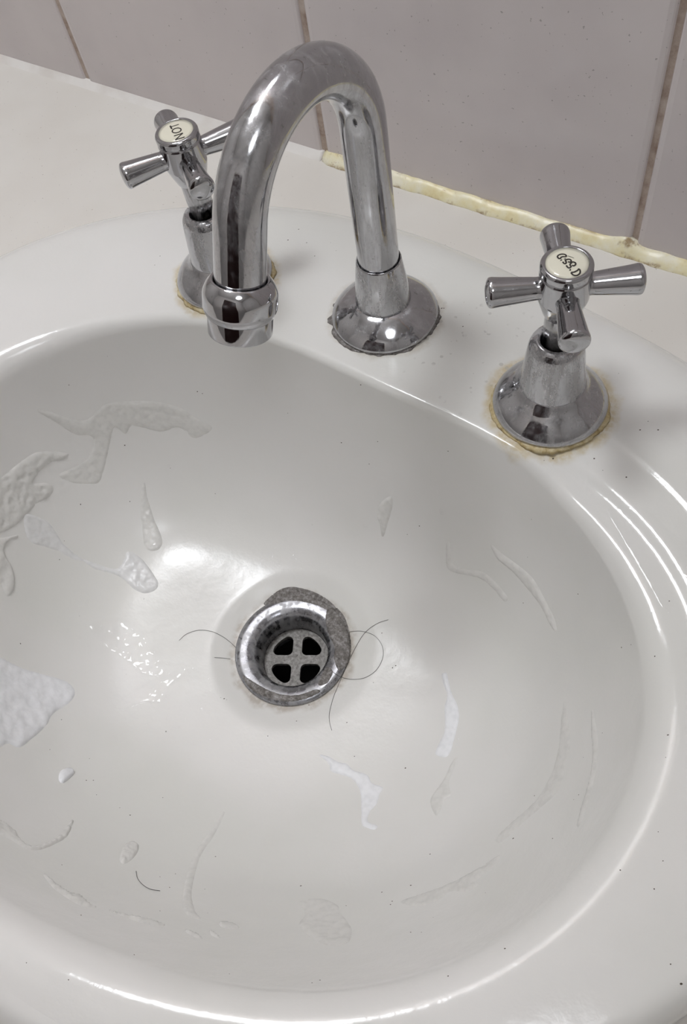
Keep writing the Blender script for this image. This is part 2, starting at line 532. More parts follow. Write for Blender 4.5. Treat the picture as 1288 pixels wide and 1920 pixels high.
for k in range(NTH):
    t = 2 * PI * k / NTH
    O = outer(t); I = curve(C_IN, t)
    back = sstep(0.1, 0.9, math.sin(t))                  # 1 behind the bowl, 0 at the front
    side = 1 - back
    dirv = (I - O); dl = dirv.length; dirn = dirv.normalized()
    zc = Z_LEDGE - 0.001 * side
    ro = min(0.013 + 0.017 * back, dl * 0.42); hz = zc
    re = min(0.0045 * back + 0.014 * side, dl * 0.42)
    dg = math.degrees(t)
    drop_f = 0.0030 * sstep(170, 205, dg) * (1 - sstep(255, 290, dg))   # the front rim leans in a little
    col = []
    col.append((O + dirn * 0.012, 0.0002)); col.append((O + dirn * 0.002, 0.0002))
    for i in range(N_SK):
        a = PI / 2 * i / (N_SK - 1)
        col.append((O + dirn * (ro * (1 - math.cos(a))), 0.0002 + (hz - 0.0017) * math.sin(a)))
    for i in range(1, N_RIM + 1):
        f = i / N_RIM; q = ro + (dl - ro - re) * f
        col.append((O + dirn * q, zc - 0.0015 + 0.0015 * math.sin(min(1, f * 1.3) * PI / 2) - drop_f * f))
    zc -= drop_f
    z_e = zc - re
    tdr = DRAIN.xy + Vector((math.cos(t), math.sin(t))) * R_HOLE
    inw = (tdr - I); L = inw.length; inn = inw.normalized()
    # the rounded inner edge, falling into the bowl
    depth = z_e - (DRAIN.z + 0.0)
    lft = sstep(0.0, 0.8, -math.cos(t)) * side
    lin, pw = 0.10 + 0.03 * back - 0.03 * lft, 4.2 - 0.7 * back + 1.2 * lft
    slope = (lin + (1 - lin) * pw) * depth / L           # steepness of the wall at the edge
    ang = math.atan(slope)
    for i in range(1, N_EDGE + 1):
        a = ang * i / N_EDGE
        p2 = I - dirn * re + dirn * (re * math.sin(a) / max(0.2, math.sin(ang)))
        col.append((p2, zc - re * (1 - math.cos(a)) / max(0.1, 1 - math.cos(ang)) * 0.9))
    ztop = zc - re * 0.9
    for i in range(1, N_BOWL + 1):
        s = 1 - (i / N_BOWL)
        P2 = tdr + (I - tdr) * s
        z = DRAIN.z + (ztop - DRAIN.z) * bowl_g(s, lin, pw)
        # saucer round the waste
        dd = (P2 - DRAIN.xy).length
        z -= 0.0035 * (1 - sstep(0.035, 0.050, dd))
        col.append((P2, z))
    # tail down into the waste hole
    col.append((tdr + (DRAIN.xy - tdr) * 0.10, DRAIN.z - 0.006))
    col.append((tdr + (DRAIN.xy - tdr) * 0.18, DRAIN.z - 0.016))
    n_r = len(col)
    for j, (p2, z) in enumerate(col):
        if 2 + N_SK <= j:
            fr_ = max(0.0, 1 - (p2 - O).length / dl)
            w = sstep(N_SK + 1, N_SK + 8, j)
            if j > N_SK + N_RIM + N_EDGE: w *= 1 - sstep(0, N_BOWL * 0.85, j - N_SK - N_RIM - N_EDGE); fr_ = 0.0
            z -= terrace(t, fr_, dl) * w
        V.append((p2.x, p2.y, z))
Fc = []
for k in range(NTH):
    k2 = (k + 1) % NTH
    for j in range(n_r - 1):
        Fc.append((k * n_r + j, k * n_r + j + 1, k2 * n_r + j + 1, k2 * n_r + j))
basin = mesh_obj('wash_basin', V, Fc, M_CER)
tag(basin, 'white glazed oval wash basin set into the countertop, splashed with toothpaste', 'wash basin')
BV = BVHTree.FromPolygons([Vector(v) for v in V], Fc)

def hit(px, py):
    d = ray_dir(px, py)
    loc, nor, idx, dist = BV.ray_cast(CAM, d)
    if loc is None: return None, None
    if nor.dot(d) > 0: nor = -nor
    return loc, nor
def ground(x, y):
    loc, nor, i, d = BV.ray_cast(Vector((x, y, 0.3)), Vector((0, 0, -1)))
    return loc

# ------------------------------------------------------------------ taps
def stroke_set(polys, z, width, parent, mat, inv):
    """flat lettering: ribbons laid on the button; polys in picture pixels, dropped on the button's plane"""
    V = []; Fc = []
    for poly, wd in polys:
        pts = [on_z(*q, z) for q in poly]
        pts = [inv @ q for q in pts]
        for a in pts: a.z = 0
        for i in range(len(pts)):
            if i == 0: t = pts[1] - pts[0]
            elif i == len(pts) - 1: t = pts[-1] - pts[-2]
            else: t = pts[i + 1] - pts[i - 1]
            t.normalize(); nn = Vector((-t.y, t.x, 0)) * (width * wd / 2)
            b = len(V)
            for q in (pts[i] + nn, pts[i] - nn):
                r2 = q.x ** 2 + q.y ** 2
                zz = BTN_TOP + BTN_DOME * (1 - r2 / BTN_R ** 2)
                V.append(Vector((q.x, q.y, zz + 0.00012))); 
            if i: Fc.append((b - 2, b - 1, b + 1, b))
    o = mesh_obj('lettering', V, Fc, mat, parent, smooth=False)
    return o

BTN_R, BTN_TOP, BTN_DOME = 0.0081, 0.0878, 0.0007
def make_tap(name, base, angs, rise, tilt, label, letters):
    root = empty(name, base)
    root.rotation_euler = tilt
    tag(root, label, 'tap', 'pillar taps either side of the spout')
    P = lambda nm, prof, mat, rd=0.001, **k: mesh_obj(nm, *lathe(rounded(prof, rd), 72, **k), mat, root)
    # seal squeezed out under the flange
    SV = []; SF = []; sg = 120
    for k in range(sg):
        a = 2 * PI * k / sg; v = Vector((math.cos(a) * 3, math.sin(a) * 3, base.x * 50))
        e = 0.0276 + 0.0014 * noise.noise(v) + 0.0009 * noise.noise(v * 4)
        hh = 0.0016 + 0.0005 * noise.noise(v * 2.3)
        for r_, z_ in ((0.022, -0.001), (e, -0.0004), (e - 0.0006, hh * 0.7), (e - 0.002, hh), (0.022, hh)):
            SV.append((r_ * math.cos(a), r_ * math.sin(a), z_))
    for k in range(sg):
        k2 = (k + 1) % sg
        for j in range(5): SF.append((k * 5 + j, k * 5 + (j + 1) % 5, k2 * 5 + (j + 1) % 5, k2 * 5 + j))
    mesh_obj('sealant_ring', SV, SF, M_BSEAL, root)
    P('flange', [(0.012, 0.0008), (0.0261, 0.0008), (0.0265, 0.0032), (0.0246, 0.0068), (0.0212, 0.0104), (0.0170, 0.0138), (0.0146, 0.0172), (0.0120, 0.0176)], M_CHRM, 0.0022, cap0=False, cap1=False)
    P('body', [(0.0100, 0.0140), (0.0149, 0.0160), (0.0143, 0.0206), (0.0126, 0.0365), (0.0119, 0.0414), (0.0105, 0.0441), (0.0086, 0.0452), (0.0071, 0.0450), (0.0068, 0.0340)], M_CHRS, 0.0014, cap0=False, cap1=False)
    P('spindle', [(0.0064, 0.028), (0.0064, 0.066 + rise), (0.0060, 0.067 + rise)], M_CHRM, 0.0004)
    h = empty('handle'); h.parent = root; h.location = (0, 0, rise)
    PH = lambda nm, prof, mat, rd=0.001: mesh_obj(nm, *lathe(rounded(prof, rd), 72), mat, h)
    PH('hub', [(0.0066, 0.0610), (0.0074, 0.0616), (0.0090, 0.0665), (0.0103, 0.0710), (0.0103, 0.0830), (0.0097, 0.0838), (0.0103, 0.0845), (0.0103, 0.0872), (0.0094, 0.0882), (0.0083, 0.0882), (0.0082, 0.0874), (0.0001, 0.0874)], M_CHR, 0.0007)
    rr = [(0.0, 0)]
    prof = [(BTN_R, BTN_TOP - 0.0012)] + [(BTN_R * f, BTN_TOP + BTN_DOME * (1 - f * f)) for f in (1.0, 0.8, 0.6, 0.4, 0.2, 0.02)]
    btn = mesh_obj('index_button', *lathe(prof, 48), M_BUTTON, h)
    for ang in angs:
        a = math.radians(ang)
        prof = [(0.0050, 0.0075), (0.0045, 0.0105), (0.0047, 0.0125), (0.0052, 0.0180), (0.0058, 0.0250), (0.0062, 0.0284), (0.0060, 0.0296), (0.0048, 0.0304), (0.0030, 0.0309), (0.0012, 0.0311), (0.0001, 0.0311)]
        VV, FF = lathe(rounded(prof, 0.0009), 40)
        # lay along +x, then turn
        mat4 = Matrix.Rotation(a, 4, 'Z') @ Matrix.Rotation(PI / 2, 4, 'Y')
        VV = [mat4 @ q + Vector((0, 0, 0.0758)) for q in VV]
        mesh_obj('handle_arm', VV, FF, M_CHR, h)
    bpy.context.view_layer.update()
    inv = (Matrix.Translation(base) @ root.rotation_euler.to_matrix().to_4x4() @ Matrix.Translation((0, 0, rise))).inverted()
    zt = base.z + rise + BTN_TOP + 0.0005
    lt = stroke_set(letters, zt, 0.00058, btn, M_INK, inv)
    return root

def sc(k, ox, oy, pts): return [(ox + x / k, oy + y / k) for x, y in pts]
def ell(cx, cy, ux, uy, vx, vy, n=28): return [(cx + ux * math.cos(2 * PI * i / n) + vx * math.sin(2 * PI * i / n), cy + uy * math.cos(2 * PI * i / n) + vy * math.sin(2 * PI * i / n)) for i in range(n + 1)]
HOT = [(sc(12.88, 290, 210, q), w) for q, w in (
    ([(372, 328), (416, 418)], 1.3), ([(394, 362), (584, 300)], 0.9), (ell(534, 455, 105, -28, 22, 52), 1.0),
    ([(466, 585), (684, 512)], 1.0), ([(680, 514), (498, 666)], 1.0), ([(494, 668), (720, 596)], 1.0))]
def cm(pts, closed=False): return [(q.x, q.y) for q in catmull([(a, b, 0) for a, b in pts], 6, closed)]
COLD = [(sc(10.733, 1005, 455, q), w) for q, w in (
    (cm([(425, 285), (455, 250), (510, 232), (575, 240), (607, 270), (588, 292), (540, 288), (502, 302), (486, 326), (455, 322), (425, 285)]), 1.1),
    ([(488, 372), (520, 350)], 0.8), ([(560, 345), (600, 330)], 0.7),
    (cm([(535, 392), (560, 428), (592, 430), (606, 400), (588, 372), (632, 346), (686, 350), (706, 384), (672, 402), (640, 392)]), 1.1),
    (cm([(606, 466), (640, 508), (676, 512), (702, 484), (682, 452), (728, 400), (782, 408), (796, 442), (760, 472), (722, 462)]), 1.1),
    ([(672, 548), (698, 552)], 1.5), ([(640, 270), (760, 318)], 0.35),
    (cm([(702, 600), (745, 640), (815, 650), (880, 610), (888, 556), (862, 524)]) + [(836, 556), (770, 588), (702, 600)], 1.1))]

make_tap('hot_tap', TAP_L, (55, 145, 235, 325), 0.0028, (0, math.radians(-1.2), 0),
         'chrome cross-handle tap whose clean cream button reads NOT, standing on the basin ledge', HOT)
make_tap('cold_tap', TAP_R, (32.3, 122.3, 212.3, 302.3), 0.0, (0, 0, 0),
         'chrome cross-handle tap with worn smudged button lettering, beside the yellowed sealant', COLD)

# ------------------------------------------------------------------ spout
sp = empty('basin_spout', TAP_S)
tag(sp, 'chrome gooseneck spout standing between the two taps', 'spout')
mesh_obj('flange', *lathe(rounded([(0.012, 0.0004), (0.0270, 0.0004), (0.0274, 0.0024), (0.0246, 0.0060), (0.0202, 0.0094), (0.0158, 0.0120), (0.0125, 0.0130)], 0.002), 80, False, False), M_CHRM, sp)
mesh_obj('collar', *lathe(rounded([(0.0105, 0.0090), (0.0143, 0.0110), (0.0138, 0.0155), (0.0123, 0.0285), (0.0110, 0.0380), (0.0105, 0.0387), (0.0101, 0.0380), (0.0101, 0.0280)], 0.0009), 80, False, False), M_CHRS, sp)
TUBE_R, BR, ZB = 0.0099, 0.0425, 0.1100
BEND = math.radians(159)
path = [Vector((0, 0, 0.024 + (ZB - 0.024) * i / 14)) for i in range(14)]
for i in range(49):
    a = BEND * i / 48
    path.append(Vector((0, -BR + BR * math.cos(a), ZB + BR * math.sin(a))))
tdir = Vector((0, -math.sin(BEND), math.cos(BEND)))
tip = path[-1].copy()
for i in range(1, 7): path.append(tip + tdir * (0.0235 * i / 6))
pipe = mesh_obj('pipe', *tube(path, TUBE_R, 48), M_CHRM, sp)
ox = tip + tdir * 0.0212
tilt_m = Matrix.Rotation(-(PI - BEND), 4, 'X')
pr_ = [(0.0092, -0.001), (0.0108, 0.0012), (0.0130, -0.0014), (0.0144, -0.0046), (0.0144, -0.0112), (0.0130, -0.0142), (0.0108, -0.0146)]
def outlet(name, prof, rd, cap):
    VV, FF = lathe(rounded(prof, rd), 64, False, cap)
    return mesh_obj(name, [tilt_m @ q + ox for q in VV], FF, M_CHR, sp)
outlet('outlet_nut', pr_, 0.0012, False)
outlet('aerator', [(0.0120, -0.0125), (0.0128, -0.0135), (0.0127, -0.0216), (0.0118, -0.0221), (0.0108, -0.0215), (0.0108, -0.019), (0.0001, -0.019)], 0.0006, False)
# grey crust of limescale about the foot of the spout
SV = []; SF = []; sg = 140
for k in range(sg):
    a = 2 * PI * k / sg; v = Vector((math.cos(a) * 3, math.sin(a) * 3, 7.7))
    left = max(0.0, -math.cos(a - 0.5))
    e = 0.0277 + 0.0012 * noise.noise(v) + 0.0011 * noise.noise(v * 4) + 0.0024 * left * max(0, 0.5 + noise.noise(v * 2))
    hh = 0.0008 + 0.0005 * noise.noise(v * 3)
    for r_, z_ in ((0.022, -0.001), (e, -0.0003), (e - 0.0007, hh * 0.8), (e - 0.0022, hh), (0.022, hh)):
        SV.append((r_ * math.cos(a), r_ * math.sin(a), z_))
for k in range(sg):
    k2 = (k + 1) % sg
    for j in range(5): SF.append((k * 5 + j, k * 5 + (j + 1) % 5, k2 * 5 + (j + 1) % 5, k2 * 5 + j))
mesh_obj('limescale_ring', SV, SF, M_CRUST, sp)

# ------------------------------------------------------------------ waste fitting
dr = empty('sink_drain', (DRAIN.x, DRAIN.y, DRAIN.z - 0.0035))
tag(dr, 'round scummy chrome waste outlet with a four-hole grate in the basin bottom', 'drain')
fl = mesh_obj('flange', *lathe(rounded([(0.0325, -0.0030), (0.0344, 0.0002), (0.0344, 0.0016), (0.0318, 0.0031), (0.0262, 0.0027), (0.0226, 0.0008), (0.0209, -0.0032), (0.0202, -0.0085), (0.0202, -0.0300)], 0.0022), 96, False, False), m_chrome('dull_chrome', (0.26, 0.26, 0.275, 1), 0.5, 0.18), dr)
mesh_obj('tailpipe', *lathe([(0.0206, -0.028), (0.0206, -0.09), (0.0001, -0.09)], 48, False, False), M_DARK, dr)
bm = bmesh.new()
RO, ZG = 0.0200, -0.0150
outer = [bm.verts.new((RO * math.cos(2 * PI * k / 96), RO * math.sin(2 * PI * k / 96), ZG)) for k in range(96)]
edges = [bm.edges.new((outer[k], outer[(k + 1) % 96])) for k in range(96)]
def hole(q0):
    b = 0.0028; ri = 0.0164; cr = 0.0032; pts = []
    a0 = math.asin((b + cr) / (ri - cr))
    for i in range(7):
        a = PI + (PI / 2) * i / 6 
        pts.append((b + cr + cr * math.cos(a), b + cr + cr * math.sin(a)))
    c1 = Vector(((ri - cr) * math.cos(a0), b + cr))
    for i in range(7):
        a = -PI / 2 + (PI / 2 + a0) * i / 6; pts.append((c1.x + cr * math.cos(a), c1.y + cr * math.sin(a)))
    for i in range(1, 8):
        a = a0 + (PI / 2 - 2 * a0) * i / 8; pts.append((ri * math.cos(a), ri * math.sin(a)))
    c2 = Vector((b + cr, (ri - cr) * math.cos(a0)))
    for i in range(7):
        a = PI / 2 - a0 + (PI / 2 + a0) * i / 6; pts.append((c2.x + cr * math.cos(a), c2.y + cr * math.sin(a)))
    return [(x * math.cos(q0) - y * math.sin(q0), x * math.sin(q0) + y * math.cos(q0)) for x, y in pts]
GA = math.radians(29)
for q in range(4):
    hv = [bm.verts.new((x, y, ZG)) for x, y in hole(GA + q * PI / 2)]
    edges += [bm.edges.new((hv[k], hv[(k + 1) % len(hv)])) for k in range(len(hv))]
bmesh.ops.triangle_fill(bm, edges=edges, use_beauty=True)
ext = bmesh.ops.extrude_face_region(bm, geom=list(bm.faces))
for g in ext['geom']:
    if isinstance(g, bmesh.types.BMVert): g.co.z -= 0.0028
bm_obj('grate', bm, M_GRATE, dr, smooth=False)

# ------------------------------------------------------------------ residue lying on the basin
def blob(name, poly, hmax, w_px, mat, label, cat, group=None, step=4.0, rough=0.0, rscale=120, ridged=False, parent=None, holes=0, smoothn=5, surf=None):
    """a film or drop on the basin: outline followed on the surface, with real thickness"""
    out = [Vector((q.x, q.y)) for q in catmull([(a, b, 0) for a, b in poly], smoothn, True)]
    # resample
    rs = []; acc = 0
    for i in range(len(out)):
        a, b = out[i], out[(i + 1) % len(out)]; m = max(1, int((b - a).length / step))
        for k in range(m): rs.append(a + (b - a) * k / m)
    n0 = len(rs); pts = list(rs)
    x0 = min(q.x for q in rs); x1 = max(q.x for q in rs); y0 = min(q.y for q in rs); y1 = max(q.y for q in rs)
    def sd(x, y):
        ins = False; best = 1e18
        for i in range(n0):
            a, b = rs[i], rs[(i + 1) % n0]
            if (a.y > y) != (b.y > y) and x < (b.x - a.x) * (y - a.y) / (b.y - a.y) + a.x: ins = not ins
            dx, dy = b.x - a.x, b.y - a.y; q = dx * dx + dy * dy
            t = 0 if q == 0 else max(0, min(1, ((x - a.x) * dx + (y - a.y) * dy) / q))
            d = (x - a.x - t * dx) ** 2 + (y - a.y - t * dy) ** 2
            if d < best: best = d
        return math.sqrt(best) * (1 if ins else -1)
    ds = [0.0] * n0
    gy = y0; row = 0
    while gy <= y1:
        gx = x0 + (step / 2 if row % 2 else 0)
        while gx <= x1:
            d = sd(gx, gy)
            if d > step * 0.55: pts.append(Vector((gx, gy))); ds.append(d)
            gx += step
        gy += step * 0.87; row += 1
    res = delaunay_2d_cdt([Vector(q) for q in pts], [(i, (i + 1) % n0) for i in range(n0)], [], 1, 1e-4)
    rv, rf, orig = res[0], res[2], res[3]
    W = []
    for i, q in enumerate(rv):
        d = ds[orig[i][0]] if orig[i] else 0.0
        L, Nn = (surf or hit)(q.x, q.y)
        if L is None: L, Nn = on_z(q.x, q.y, 0), Vector((0, 0, 1))
        f = min(1.0, d / w_px); prof = math.sqrt(max(0, 1 - (1 - f) ** 2))
        nzv = noise.noise(L * rscale) + 0.5 * noise.noise(L * rscale * 2.3)
        if ridged: nzv = 1 - 2.2 * abs(nzv)
        hgt = hmax * prof * max(0.0, 1 + rough * nzv)
        if d <= 0: hgt = -0.00012
        W.append(L + Nn * hgt)
    cen = sum(W, Vector()) / len(W)
    o = mesh_obj(name, [q - cen for q in W], [tuple(f) for f in rf], mat, parent, loc=cen)
    # normals towards the open side
    me = o.data; c = sum((f.normal * f.area for f in me.polygons), Vector())
    if c.z < 0: me.flip_normals()
    if label: tag(o, label, cat, group)
    return o

G_P = 'dabs of toothpaste left in the basin'
blob('toothpaste_smear', [(-40, 1215), (0, 1232), (40, 1252), (85, 1265), (125, 1278), (141, 1297), (130, 1318), (100, 1338), (86, 1362), (60, 1385), (35, 1402), (10, 1395), (-40, 1420)], 0.0013, 20, M_FOAM,
     'large wedge-shaped patch of bubbly white toothpaste foam on the bowl side', 'toothpaste', G_P, 4, 0.5, 170)
blob('toothpaste_smear', [(110, 1462), (112, 1448), (122, 1441), (136, 1442), (139, 1450), (128, 1462), (117, 1469)], 0.0019, 9, M_FOAM,
     'small white oval lump of toothpaste near the large foam patch', 'toothpaste', G_P, 2.5)
blob('toothpaste_smear', [(598, 1415), (616, 1418), (634, 1428), (650, 1432), (663, 1444), (688, 1452), (698, 1468), (718, 1476), (712, 1490), (706, 1508), (694, 1522), (690, 1540), (708, 1548), (702, 1556), (686, 1552), (678, 1545), (677, 1520), (676, 1490), (668, 1470), (655, 1458), (635, 1452), (620, 1446), (616, 1432)], 0.0007, 9, M_FOAM,
     'crooked branching white toothpaste smear on the bowl floor below the drain', 'toothpaste', G_P, 2.8, 0.45, 260)
blob('toothpaste_smear', [(828, 1264), (838, 1262), (842, 1280), (848, 1302), (858, 1322), (861, 1345), (856, 1370), (850, 1392), (845, 1410), (836, 1420), (822, 1418), (816, 1412), (822, 1395), (832, 1375), (834, 1350), (833, 1325), (838, 1305), (832, 1285)], 0.0007, 8, M_FOAM,
     'long curved white toothpaste streak with a square tip beside the hairs', 'toothpaste', G_P, 2.8, 0.45, 260)
blob('toothpaste_smear', [(266, 912), (272, 905), (276, 930), (282, 950), (290, 975), (301, 1000), (305, 1018), (297, 1031), (282, 1033), (271, 1024), (268, 1008), (266, 985), (263, 960)], 0.0009, 12, M_FILM,
     'soapy foam drip with a rounded end running down the bowl wall', 'toothpaste', G_P, 3, 0.5, 300)
blob('toothpaste_smear', [(155, 1048), (190, 1060), (218, 1066), (232, 1050), (238, 1034), (256, 1040), (270, 1052), (285, 1072), (297, 1092), (292, 1106), (274, 1113), (256, 1108), (240, 1095), (225, 1082), (205, 1074), (175, 1066)], 0.0011, 14, M_FILM2,
     'bubbly foam drop at the end of a thin diagonal trail on the bowl wall', 'toothpaste', G_P, 3, 0.55, 280)
blob('toothpaste_smear', [(45, 965), (70, 968), (92, 980), (108, 1002), (118, 1018), (135, 1034), (160, 1052), (140, 1050), (110, 1034), (85, 1026), (60, 1018), (48, 1000)], 0.0007, 14, M_FILM2,
     'pointed triangular foam patch above the diagonal trail on the bowl wall', 'toothpaste', G_P, 3.2, 0.6, 260)
blob('toothpaste_smear', [(-30, 1012), (5, 1008), (30, 1003), (45, 1004), (20, 1012), (8, 1028), (12, 1045), (22, 1062), (28, 1085), (24, 1110), (12, 1118), (0, 1095), (-30, 1080)], 0.0011, 8, M_FILM,
     'thin looping foam ridge at the bowl wall above the large foam patch', 'toothpaste', G_P, 3.2, 0.5, 240)
G_F = 'dried soap film on the bowl'
FS = 'soap_scum'
blob(FS, [(-40, 900), (0, 895), (30, 872), (62, 850), (90, 846), (128, 850), (120, 862), (95, 868), (75, 885), (62, 905), (85, 905), (100, 912), (95, 930), (70, 945), (55, 960), (30, 985), (0, 1000), (-40, 1010)], 0.0006, 18, M_FILM,
     'crinkled dried soap film with wavy ridges on the bowl wall', 'soap scum', G_F, 3.6, 1.0, 190, True)
blob(FS, [(66, 770), (85, 768), (130, 784), (165, 785), (192, 760), (230, 752), (290, 752), (340, 765), (370, 785), (400, 800), (385, 815), (362, 822), (335, 802), (300, 810), (250, 800), (235, 815), (215, 802), (205, 840), (196, 880), (186, 905), (165, 908), (130, 905), (110, 890), (150, 870), (170, 850), (172, 820), (140, 815), (100, 790)], 0.00032, 16, M_FILM,
     'broad ragged soap film arching across the back wall of the bowl', 'soap scum', G_F, 4, 1.0, 170, True)
blob(FS, [(-20, 1530), (5, 1540), (28, 1556), (40, 1575), (60, 1586), (85, 1580), (108, 1568), (125, 1548), (140, 1530), (128, 1566), (105, 1582), (75, 1594), (48, 1592), (25, 1578), (0, 1566), (-20, 1560)], 0.0007, 6, M_FILM,
     'curved cup-shaped soap ridge low on the bowl side', 'soap scum', G_F, 3, 0.6, 240, True)
blob(FS, [(75, 1630), (98, 1650), (128, 1672), (150, 1678), (172, 1696), (205, 1706), (240, 1715), (275, 1722), (308, 1732), (300, 1738), (262, 1730), (222, 1716), (185, 1704), (150, 1698), (122, 1682), (96, 1662)], 0.0007, 6, M_FILM,
     'long thin slanting soap streak near the front rim of the bowl', 'soap scum', G_F, 3, 0.6, 240, True)
blob(FS, [(224, 1610), (232, 1586), (246, 1578), (260, 1584), (256, 1602), (242, 1616), (230, 1620)], 0.0008, 8, M_FILM,
     'small bubbly soap blot beside the short curved hair', 'soap scum', G_F, 2.6, 0.8, 400, True)
blob(FS, [(418, 1520), (428, 1500), (420, 1530), (400, 1570), (378, 1602), (366, 1640), (360, 1680), (368, 1710), (380, 1724), (356, 1720), (342, 1700), (346, 1655), (362, 1605), (388, 1565)], 0.0005, 9, M_FILM,
     'long pale run of dried soap down the front bowl wall', 'soap scum', G_F, 3.4, 0.5, 160)
for pl, lb in (([(350, 1742), (372, 1752), (382, 1762), (366, 1758), (348, 1748)], 'short soap fleck at the foot of the pale soap run'),
               ([(412, 1728), (436, 1730), (450, 1740), (432, 1742), (414, 1738)], 'larger soap fleck just past the pale soap run'),
               ([(392, 1742), (410, 1754), (412, 1760), (396, 1754)], 'thin soap fleck below the larger fleck past the pale run')):
    blob(FS, pl, 0.0007, 4, M_FILM, lb, 'soap scum', G_F, 2.6)
blob(FS, [(1050, 1480), (1060, 1440), (1070, 1400), (1066, 1350), (1060, 1310), (1052, 1340), (1048, 1390), (1040, 1430), (1028, 1460), (1004, 1500), (960, 1540), (930, 1570), (940, 1580), (985, 1540), (1020, 1510)], 0.00045, 10, M_FILM,
     'faint broad soap crescent on the bowl side opposite the foam', 'soap scum', G_F, 4.5, 0.6, 120)
blob(FS, [(1108, 1310), (1116, 1350), (1122, 1390), (1118, 1440), (1108, 1490), (1092, 1540), (1080, 1552), (1090, 1510), (1102, 1470), (1110, 1420), (1108, 1370)], 0.00055, 5, M_FILM,
     'thin upright soap line just under the rim of the bowl side', 'soap scum', G_F, 3.4, 0.4, 160)
blob(FS, [(750, 1690), (800, 1672), (850, 1652), (900, 1625), (940, 1600), (925, 1625), (890, 1655), (905, 1650), (880, 1672), (845, 1672), (820, 1690), (780, 1700)], 0.00045, 9, M_FILM,
     'ragged soap smudge on the front bowl wall', 'soap scum', G_F, 4.2, 0.9, 200, True)
blob(FS, [(560, 1690), (600, 1684), (632, 1696), (640, 1712), (660, 1742), (652, 1770), (620, 1775), (585, 1760), (560, 1735), (572, 1712)], 0.00035, 12, M_FILM,
     'faint square soap smudge at the front foot of the bowl', 'soap scum', G_F, 4.5, 0.8, 140, True)
blob(FS, [(838, 1010), (835, 1040), (840, 1068), (868, 1078), (900, 1085), (925, 1105), (945, 1128), (952, 1120), (930, 1092), (905, 1072), (870, 1066), (848, 1055), (846, 1025)], 0.0005, 5, M_FILM,
     'angular thin soap ridge on the back bowl wall below the cold tap', 'soap scum', G_F, 3.2, 0.5, 160)
blob(FS, [(920, 1020), (945, 1040), (975, 1062), (1000, 1085), (1020, 1120), (1040, 1160), (1045, 1190), (1030, 1170), (1012, 1135), (985, 1100), (960, 1072), (930, 1046)], 0.0005, 8, M_FILM,
     'slanting soap streak curving down the bowl wall past the angular ridge', 'soap scum', G_F, 3.4, 0.7, 180, True)
blob(FS, [(716, 940), (734, 930), (736, 950), (728, 980), (722, 1000), (716, 1010), (712, 985), (706, 965)], 0.00045, 6, M_FILM,
     'short upright soap smudge on the back wall above the drain', 'soap scum', G_F, 3, 0.7, 220, True)
blob(FS, [(806, 1502), (818, 1480), (832, 1460), (846, 1430), (862, 1410), (850, 1445), (842, 1470), (846, 1490), (832, 1500), (826, 1520), (816, 1530)], 0.00045, 7, M_FILM,
     'pale soap streak on the bowl floor below the curved toothpaste streak', 'soap scum', G_F, 3.2, 0.6, 160)

# water: splashes and drops
G_W = 'water drops and splashes'
blob('water_splash', [(168, 1170), (200, 1158), (232, 1160), (262, 1172), (285, 1200), (308, 1240), (310, 1262), (290, 1270), (262, 1262), (236, 1240), (205, 1220), (180, 1196)], 0.0005, 12, M_WATER,
     'rippled clear water splash on the bowl floor beside the drain', 'water', G_W, 2.4, 0.6, 300)
blob('water_splash', [(215, 1325), (235, 1305), (262, 1288), (290, 1272), (318, 1262), (340, 1244), (352, 1246), (354, 1256), (338, 1275), (318, 1290), (310, 1310), (300, 1320), (275, 1318), (250, 1325), (228, 1332)], 0.0006, 10, M_WATER,
     'long clear water run with a rounded end, slanting beside the drain', 'water', G_W, 2.6, 0.35, 300)
rnd = random.Random(3)
drops = []
def drop(px, py, r, lab):
    e = rnd.uniform(1.0, 1.7); a0 = rnd.uniform(0, PI)
    poly = []
    for k in range(7):
        a = 2 * PI * k / 7; q = r * rnd.uniform(0.8, 1.15)
        u, v = q * e * math.cos(a), q * math.sin(a)
        poly.append((px + u * math.cos(a0) - v * math.sin(a0), py + u * math.sin(a0) + v * math.cos(a0)))
    blob('water_drop', poly, 0.00008 * r, r * 1.0, M_WATER, lab, 'water drop', G_W, max(1.3, r * 0.45), smoothn=3)
for i in range(60):
    drop(rnd.gauss(320, 52), rnd.gauss(1335, 38), rnd.uniform(2.2, 5.0), 'tiny clear water drop scattered below the slanting water run')
for i in range(34):
    drop(rnd.gauss(240, 46), rnd.gauss(1225, 46), rnd.uniform(2.0, 4.6), 'tiny clear water drop around the rippled splash')
for i in range(26):
    drop(rnd.uniform(660, 860), rnd.uniform(1100, 1460), rnd.uniform(1.5, 3.2), 'tiny clear water drop on the bowl floor near the hairs')
for i in range(14):
    drop(rnd.uniform(500, 640), rnd.uniform(1350, 1500), rnd.uniform(1.5, 3.0), 'tiny clear water drop in front of the drain')
for i in range(26):
    drop(rnd.uniform(410, 580), 1018 + rnd.uniform(0, 70), rnd.uniform(2, 4.4), 'tiny clear water drop on the bowl wall behind the drain')
for q, lb in (((463, 970, 9), 'round clear water drop alone on the back wall, toward the soap film'), ((830, 958, 8), 'round clear water drop high on the back wall below the cold tap'),
              ((686, 986, 6), 'small clear water drop beside the upright soap smudge'), ((318, 878, 8), 'small clear water drop under the broad soap film arch')):
    drop(*q, lb)
blob('water_run', [(1098, 868), (1103, 866), (1104, 885), (1108, 905), (1115, 918), (1114, 928), (1104, 930), (1098, 922), (1101, 905), (1099, 885)], 0.0011, 6, M_WATER,
     'clear water run hanging on the rim below the cold tap', 'water', G_W, 2.0)

